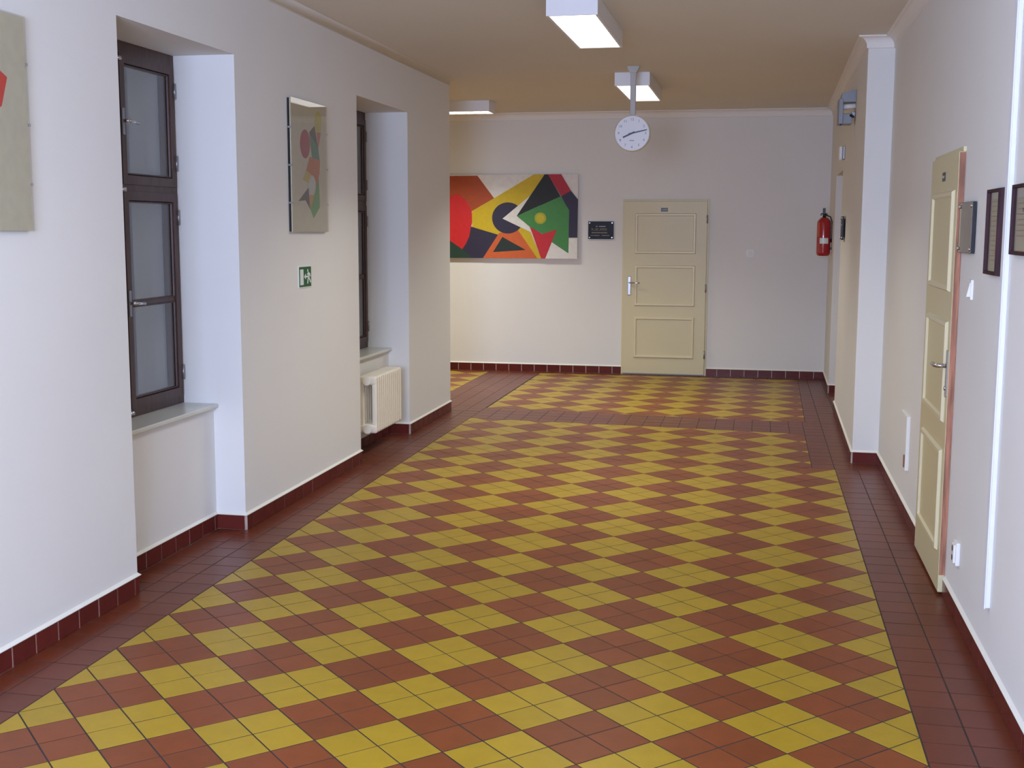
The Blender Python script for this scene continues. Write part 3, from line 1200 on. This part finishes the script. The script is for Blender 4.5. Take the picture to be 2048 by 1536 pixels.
# ------------------------------------------------------------------ plaques
def plaque(name, label, fx, m_plate, lines, thick, stand):
    """fx(u, v, d): u 0..w along, v height, d out from the wall; size .29 x .20"""
    t = thing(name, label, 'plaque', fx(.145, 0, 0), 0, 'door plaques on stand-off screws')
    bx3 = lambda bm, u0, u1, v0, v1, d0, d1: prism(bm, [(u0, v0), (u1, v0), (u1, v1), (u0, v1)], fx, d0, d1)
    plt_ = child(t, 'plate', M_BLACK if m_plate is M_PLAQ2 else m_plate, bx3, 0, lines['w'], 0, lines['h'], stand, stand + thick)
    if m_plate is M_PLAQ2:
        child(plt_, 'face_sheet', m_plate, bx3, .002, lines['w'] - .002, .002, lines['h'] - .002, stand + thick, stand + thick + .0015)
    for u in (.017, lines['w'] - .017):
        for v in (.017, lines['h'] - .017):
            child(t, 'standoff', M_STEEL, cyl, fx(u, v, 0), fx(u, v, stand + thick + .007), .008, seg=14)
    for (v, h_, segs, mt_) in lines['rows']:
        def row(bm):
            for u0, u1 in segs:
                u = u0
                while u < u1 - .003:
                    l_ = min(random.uniform(.004, .009), u1 - u)
                    bx3(bm, u, u + l_ * .72, v + random.uniform(-.001, .001), v + h_ * random.uniform(.75, 1.0), stand + thick, stand + thick + .0008)
                    u += l_
        child(plt_, 'lettering', mt_, row)['kind'] = 'stuff'
    return t


rows_far = [(.136, .012, [(.087, .108), (.124, .198)], M_LETTER),
            (.108, .010, [(.036, .060), (.078, .118), (.134, .212)], M_LETTERY),
            (.096, .004, [(.038, .214)], M_LETTERY),
            (.066, .012, [(.040, .216)], M_LETTERY),
            (.038, .006, [(.028, .13), (.155, .24)], M_LETTER)]
plaque('door_plaque', 'black lettered plaque between the abstract canvas and the end door', lambda u, v, d: (-1.885 + u, YFAR - d, 1.517 + v), M_PLAQ,
       dict(w=.287, h=.197, rows=rows_far), .006, .012)
plaque('door_plaque', 'smoked glossy plaque between the panelled door and the small framed sheet', lambda u, v, d: (XR - d, 5.475 - u, 1.535 + v), M_PLAQ2,
       dict(w=.325, h=.21, rows=[]), .014, .004)
plaque('door_plaque', 'black plaque on the beige stretch of wall beside the recess', lambda u, v, d: (XF(10.72 - u) - d, 10.72 - u, 1.545 + v), M_PLAQ,
       dict(w=.287, h=.197, rows=[(.12, .012, [(.06, .2)], M_LETTER)]), .010, .014)


# ------------------------------------------------------------------ framed sheets on the right wall
def framed(label, ya, yb, z0, z1):
    """ya > yb ; hangs on x = XR facing -x"""
    t = thing('framed_document', label, 'framed sheet', (XR, (ya + yb) / 2, z0), 0, 'framed sheets beside the white trunking')

    def fr(bm):
        ring_frame(bm, yb, ya, z0, z1, .017, lambda u, v, d: (d, u, v), XR, XR - .022, .003)
    child(t, 'frame', M_FRAME, fr)
    sh = child(t, 'sheet', M_PAPER, box, XR - .008, XR - .004, yb + .01, ya - .01, z0 + .01, z1 - .01)

    def ink(bm):
        z = z1 - .05
        while z > z0 + .05:
            L = random.uniform(.45, .9) * (ya - yb - .09)
            box(bm, XR - .0086, XR - .0078, ya - .045 - L, ya - .045, z, z + .004)
            z -= .018
    child(sh, 'printed_lines', M_INK, ink)['kind'] = 'stuff'
    child(t, 'glass', M_GLASS, box, XR - .014, XR - .012, yb + .012, ya - .012, z0 + .012, z1 - .012)


framed('small dark framed sheet between the smoked plaque and the white trunking', 4.835, 4.595, 1.463, 1.783)
framed('dark framed sheet on the other side of the white trunking from the plaque', 4.375, 4.02, 1.545, 1.785)

# ------------------------------------------------------------------ white trunking
tk = thing('cable_trunking', 'white plastic cable trunking running up the right wall', 'trunking', (XR, 4.475, .27))
child(tk, 'channel', M_PVC, box, XR - .018, XR, 4.455, 4.495, .268, ZC - .09, bev=.003)
child(tk, 'cover', M_PVC, box, XR - .022, XR - .017, 4.453, 4.497, .266, ZC - .09, bev=.0015)


# ------------------------------------------------------------------ switches, socket
def switch(name, label, cat, f, w_, h_, rocker=True):
    t = thing(name, label, cat, f(0, 0, 0))

    def b3(bm, u0, u1, v0, v1, d0, d1):
        prism(bm, [(u0, v0), (u1, v0), (u1, v1), (u0, v1)], f, d0, d1)
    child(t, 'plate', M_WHITEP, b3, -w_ / 2, w_ / 2, -h_ / 2, h_ / 2, 0, .010)
    if rocker:
        def rk(bm):
            u0, u1, v0, v1 = -w_ * .36, w_ * .36, -h_ * .36, h_ * .36
            pts = [(v0, .010), (v1, .010), (v1, .012), (v0, .024)]
            prism(bm, pts, lambda v, d, u: f(u, v, d), u0, u1)
        child(t, 'rocker', M_WHITEP, rk)
    return t


switch('light_switch', 'square white light switch on the end wall beside the door', 'switch', lambda u, v, d: (-.09 + u, YFAR - d, 1.37 + v), .078, .078)
switch('light_switch', 'white rocker switch below the smoked plaque', 'switch', lambda u, v, d: (XR - d, 5.19 - u, 1.388 + v), .08, .08)
t = thing('wall_socket', 'white double socket low on the wall next to the panelled door', 'socket', (XR, 5.17, .235))
child(t, 'box', M_WHITEP, box, XR - .018, XR, 5.125, 5.205, .236, .334, bev=.004)
child(t, 'cover', M_WHITEP, box, XR - .026, XR - .016, 5.135, 5.195, .246, .324, bev=.003)
for zz in (.265, .305):
    child(t, 'outlet', M_BLACK, cyl, (XR - .0255, 5.165, zz), (XR - .0268, 5.165, zz), .013, seg=18)
    child(t, 'outlet_rim', M_WHITEP, cyl, (XR - .024, 5.165, zz), (XR - .0262, 5.165, zz), .018, seg=18)

# low access panel between door and step
ap = thing('access_panel', 'small white access panel low between the panelled door and wall step', 'panel', (XR, 7.08, .29))
child(ap, 'door', M_WALL, box, XR - .014, XR, 6.93, 7.24, .295, .585, bev=.002)
child(ap, 'edge_strip', M_TRIM, box, XR - .020, XR, 6.915, 6.932, .285, .592, bev=.002)
child(ap, 'latch', M_EDGE, box, XR - .026, XR - .012, 6.935, 6.96, .30, .37, bev=.002)

# ------------------------------------------------------------------ fire extinguisher
EXC = (0.648, 12.72)
fe = thing('fire_extinguisher', 'red fire extinguisher with black handle hung in the far right corner', 'fire extinguisher', (EXC[0], EXC[1], 1.36))
RB = .070
child(fe, 'cylinder', M_EXTR, lambda bm: lathe(bm, (EXC[0], EXC[1], 1.362), [(.035, 0), (.058, .004), (RB - .003, .018), (RB, .036), (RB, .335), (RB - .004, .352), (RB - .018, .372), (.036, .388), (.022, .394)]))


def valve(bm):
    x, y = EXC
    cyl(bm, (x, y, 1.752), (x, y, 1.790), .018, seg=16)
    box(bm, x - .017, x + .010, y - .012, y + .012, 1.785, 1.848, .004)
    tube(bm, [(x, y, 1.79), (x - .03, y - .01, 1.792), (x - .035, y - .012, 1.772)], .006, 8)
    tube(bm, [(x, y, 1.795), (x + .03, y - .01, 1.785)], .006, 8)


child(fe, 'valve', M_BLACK, valve)
child(fe, 'hose', M_BLACK, tube, [(EXC[0] + .02, EXC[1], 1.775), (EXC[0] + .06, EXC[1] - .01, 1.76), (EXC[0] + .079, EXC[1] - .01, 1.70), (EXC[0] + .079, EXC[1] - .01, 1.55), (EXC[0] + .072, EXC[1] - .01, 1.50)], .0075, 10)


def flabel(bm, a0, a1, z0, z1):
    x, y = EXC
    n = 12
    A, B = [], []
    for i in range(n + 1):
        a = math.radians(a0 + (a1 - a0) * i / n)
        for L_, z in ((A, z0), (B, z1)):
            L_.append(bm.verts.new((x + (RB + .0006) * math.cos(a), y + (RB + .0006) * math.sin(a), z)))
    for i in range(n):
        f = bm.faces.new((A[i], A[i + 1], B[i + 1], B[i]))
        f.smooth = True


child(fe, 'paper_label', M_SIGNW, flabel, -125, -52, 1.488, 1.545)
child(fe, 'printed_band', mat('extinguisher_print', (196, 92, 70), .4), flabel, -168, -128, 1.56, 1.70)


def brk(bm):
    x, y = EXC
    for zz in (1.44, 1.66):
        box(bm, x + RB - .004, XF(12.72), y - .02, y + .02, zz - .012, zz + .012, .002)
    box(bm, XF(12.72) - .004, XF(12.72), y - .02, y + .02, 1.42, 1.70)


child(fe, 'wall_bracket', M_BLACK, brk)

# ------------------------------------------------------------------ emergency light and sensor on the far right wall
el_ = thing('emergency_light', 'grey bracketed emergency floodlight high on the right wall', 'light fitting', (XF(9.75), 9.75, 2.43))
x1 = XF(9.75)
child(el_, 'upper_box', M_EMG, lambda bm: prism(bm, [(x1 - .115, 2.60), (x1 - .003, 2.60), (x1 - .003, 2.69), (x1 - .03, 2.69), (x1 - .105, 2.665)], lambda u, v, d: (u, d, v), 9.66, 9.84))
child(el_, 'back_plate', M_EMG, box, x1 - .128, x1 - .095, 9.65, 9.85, 2.435, 2.625, bev=.004)
child(el_, 'lower_box', M_EMG, box, x1 - .115, x1 - .025, 9.67, 9.83, 2.435, 2.515, bev=.006)
child(el_, 'lamp_head', M_WHITEP, cyl, (x1 - .098, 9.70, 2.565), (x1 - .002, 9.70, 2.572), .021, seg=18)
child(el_, 'wall_arm', M_GREYM, box, x1 - .03, x1, 9.73, 9.77, 2.49, 2.53, bev=.003)
child(el_, 'knob', M_BLACK, cyl, (x1 - .04, 9.665, 2.50), (x1 - .02, 9.650, 2.485), .010, seg=12)

sn = thing('motion_sensor', 'small white sensor box above the doorway recess', 'sensor', (XF(10.95), 10.95, 2.23))
x1 = XF(10.95)
child(sn, 'housing', M_WHITEP, box, x1 - .050, x1 - .018, 10.93, 11.0, 2.232, 2.352, bev=.012, seg=4)
child(sn, 'base', M_GREYM, box, x1 - .020, x1, 10.92, 11.01, 2.236, 2.350, bev=.005)

# ------------------------------------------------------------------ radiator in the second niche
rd = thing('radiator', 'cream sectional column radiator under the second window', 'radiator', (-2.77, 8.55, 0.0))
NS, RY0, RP = 13, 8.168, 0.0488
rx0, rx1, rz0, rz1 = -2.800, -2.664, .155, .575


def section(bm):
    # one section: two columns joined by rounded heads, seen end-on as a long link
    d = .0165
    for x in (rx0 + .020, rx1 - .020):
        box(bm, x - .020, x + .020, -d, d, rz0 + .03, rz1 - .03, .014, 4)
    for z in (rz0 + .034, rz1 - .034):
        box(bm, rx0, rx1, -d - .0045, d + .0045, z - .034, z + .034, .0195, 5)
    for z in (rz0 + .034, rz1 - .034):
        cyl(bm, ((rx0 + rx1) / 2, -RP / 2, z), ((rx0 + rx1) / 2, RP / 2, z), .024, seg=16)


b2 = bmesh.new()
section(b2)
bmesh.ops.translate(b2, vec=(2.77, 0, 0), verts=b2.verts)
me_s = bpy.data.meshes.new('section')
b2.to_mesh(me_s)
b2.free()
me_s.materials.append(M_RAD)
for k in range(NS):
    o = bpy.data.objects.new('section', me_s)
    COL.objects.link(o)
    o.parent = rd
    o.location = (0, RY0 + k * RP - 8.55, 0)
yn, yf = RY0 - RP / 2, RY0 + (NS - .5) * RP
for z in (rz0 + .034, rz1 - .034):
    child(rd, 'end_plug', M_RAD, cyl, (-2.732, yn + .002, z), (-2.732, yn - .014, z), .033, seg=24)
child(rd, 'valve', M_WHITEP, cyl, (-2.732, yf - .002, rz1 - .034), (-2.732, yf + .055, rz1 - .034), .020, seg=16)
child(rd, 'drain_fitting', M_GREYM, cyl, (-2.732, yf - .002, rz0 + .034), (-2.732, yf + .05, rz0 + .034), .014, seg=14)
child(rd, 'pipe', M_RAD, tube, [(-2.732, yf + .03, rz1 - .034), (-2.78, yf + .03, rz1 - .034), (XN, yf + .03, rz1 - .034)], .011, 12)
child(rd, 'pipe', M_RAD, tube, [(-2.732, yf + .03, rz0 + .034), (-2.78, yf + .03, rz0 + .034), (XN, yf + .03, rz0 + .034)], .011, 12)
for yk in (RY0 + 2.5 * RP, RY0 + 10.5 * RP):
    child(rd, 'wall_bracket', M_RAD, box, XN, rx0 + .05, yk - .008, yk + .008, rz0 + .06, rz0 + .085)
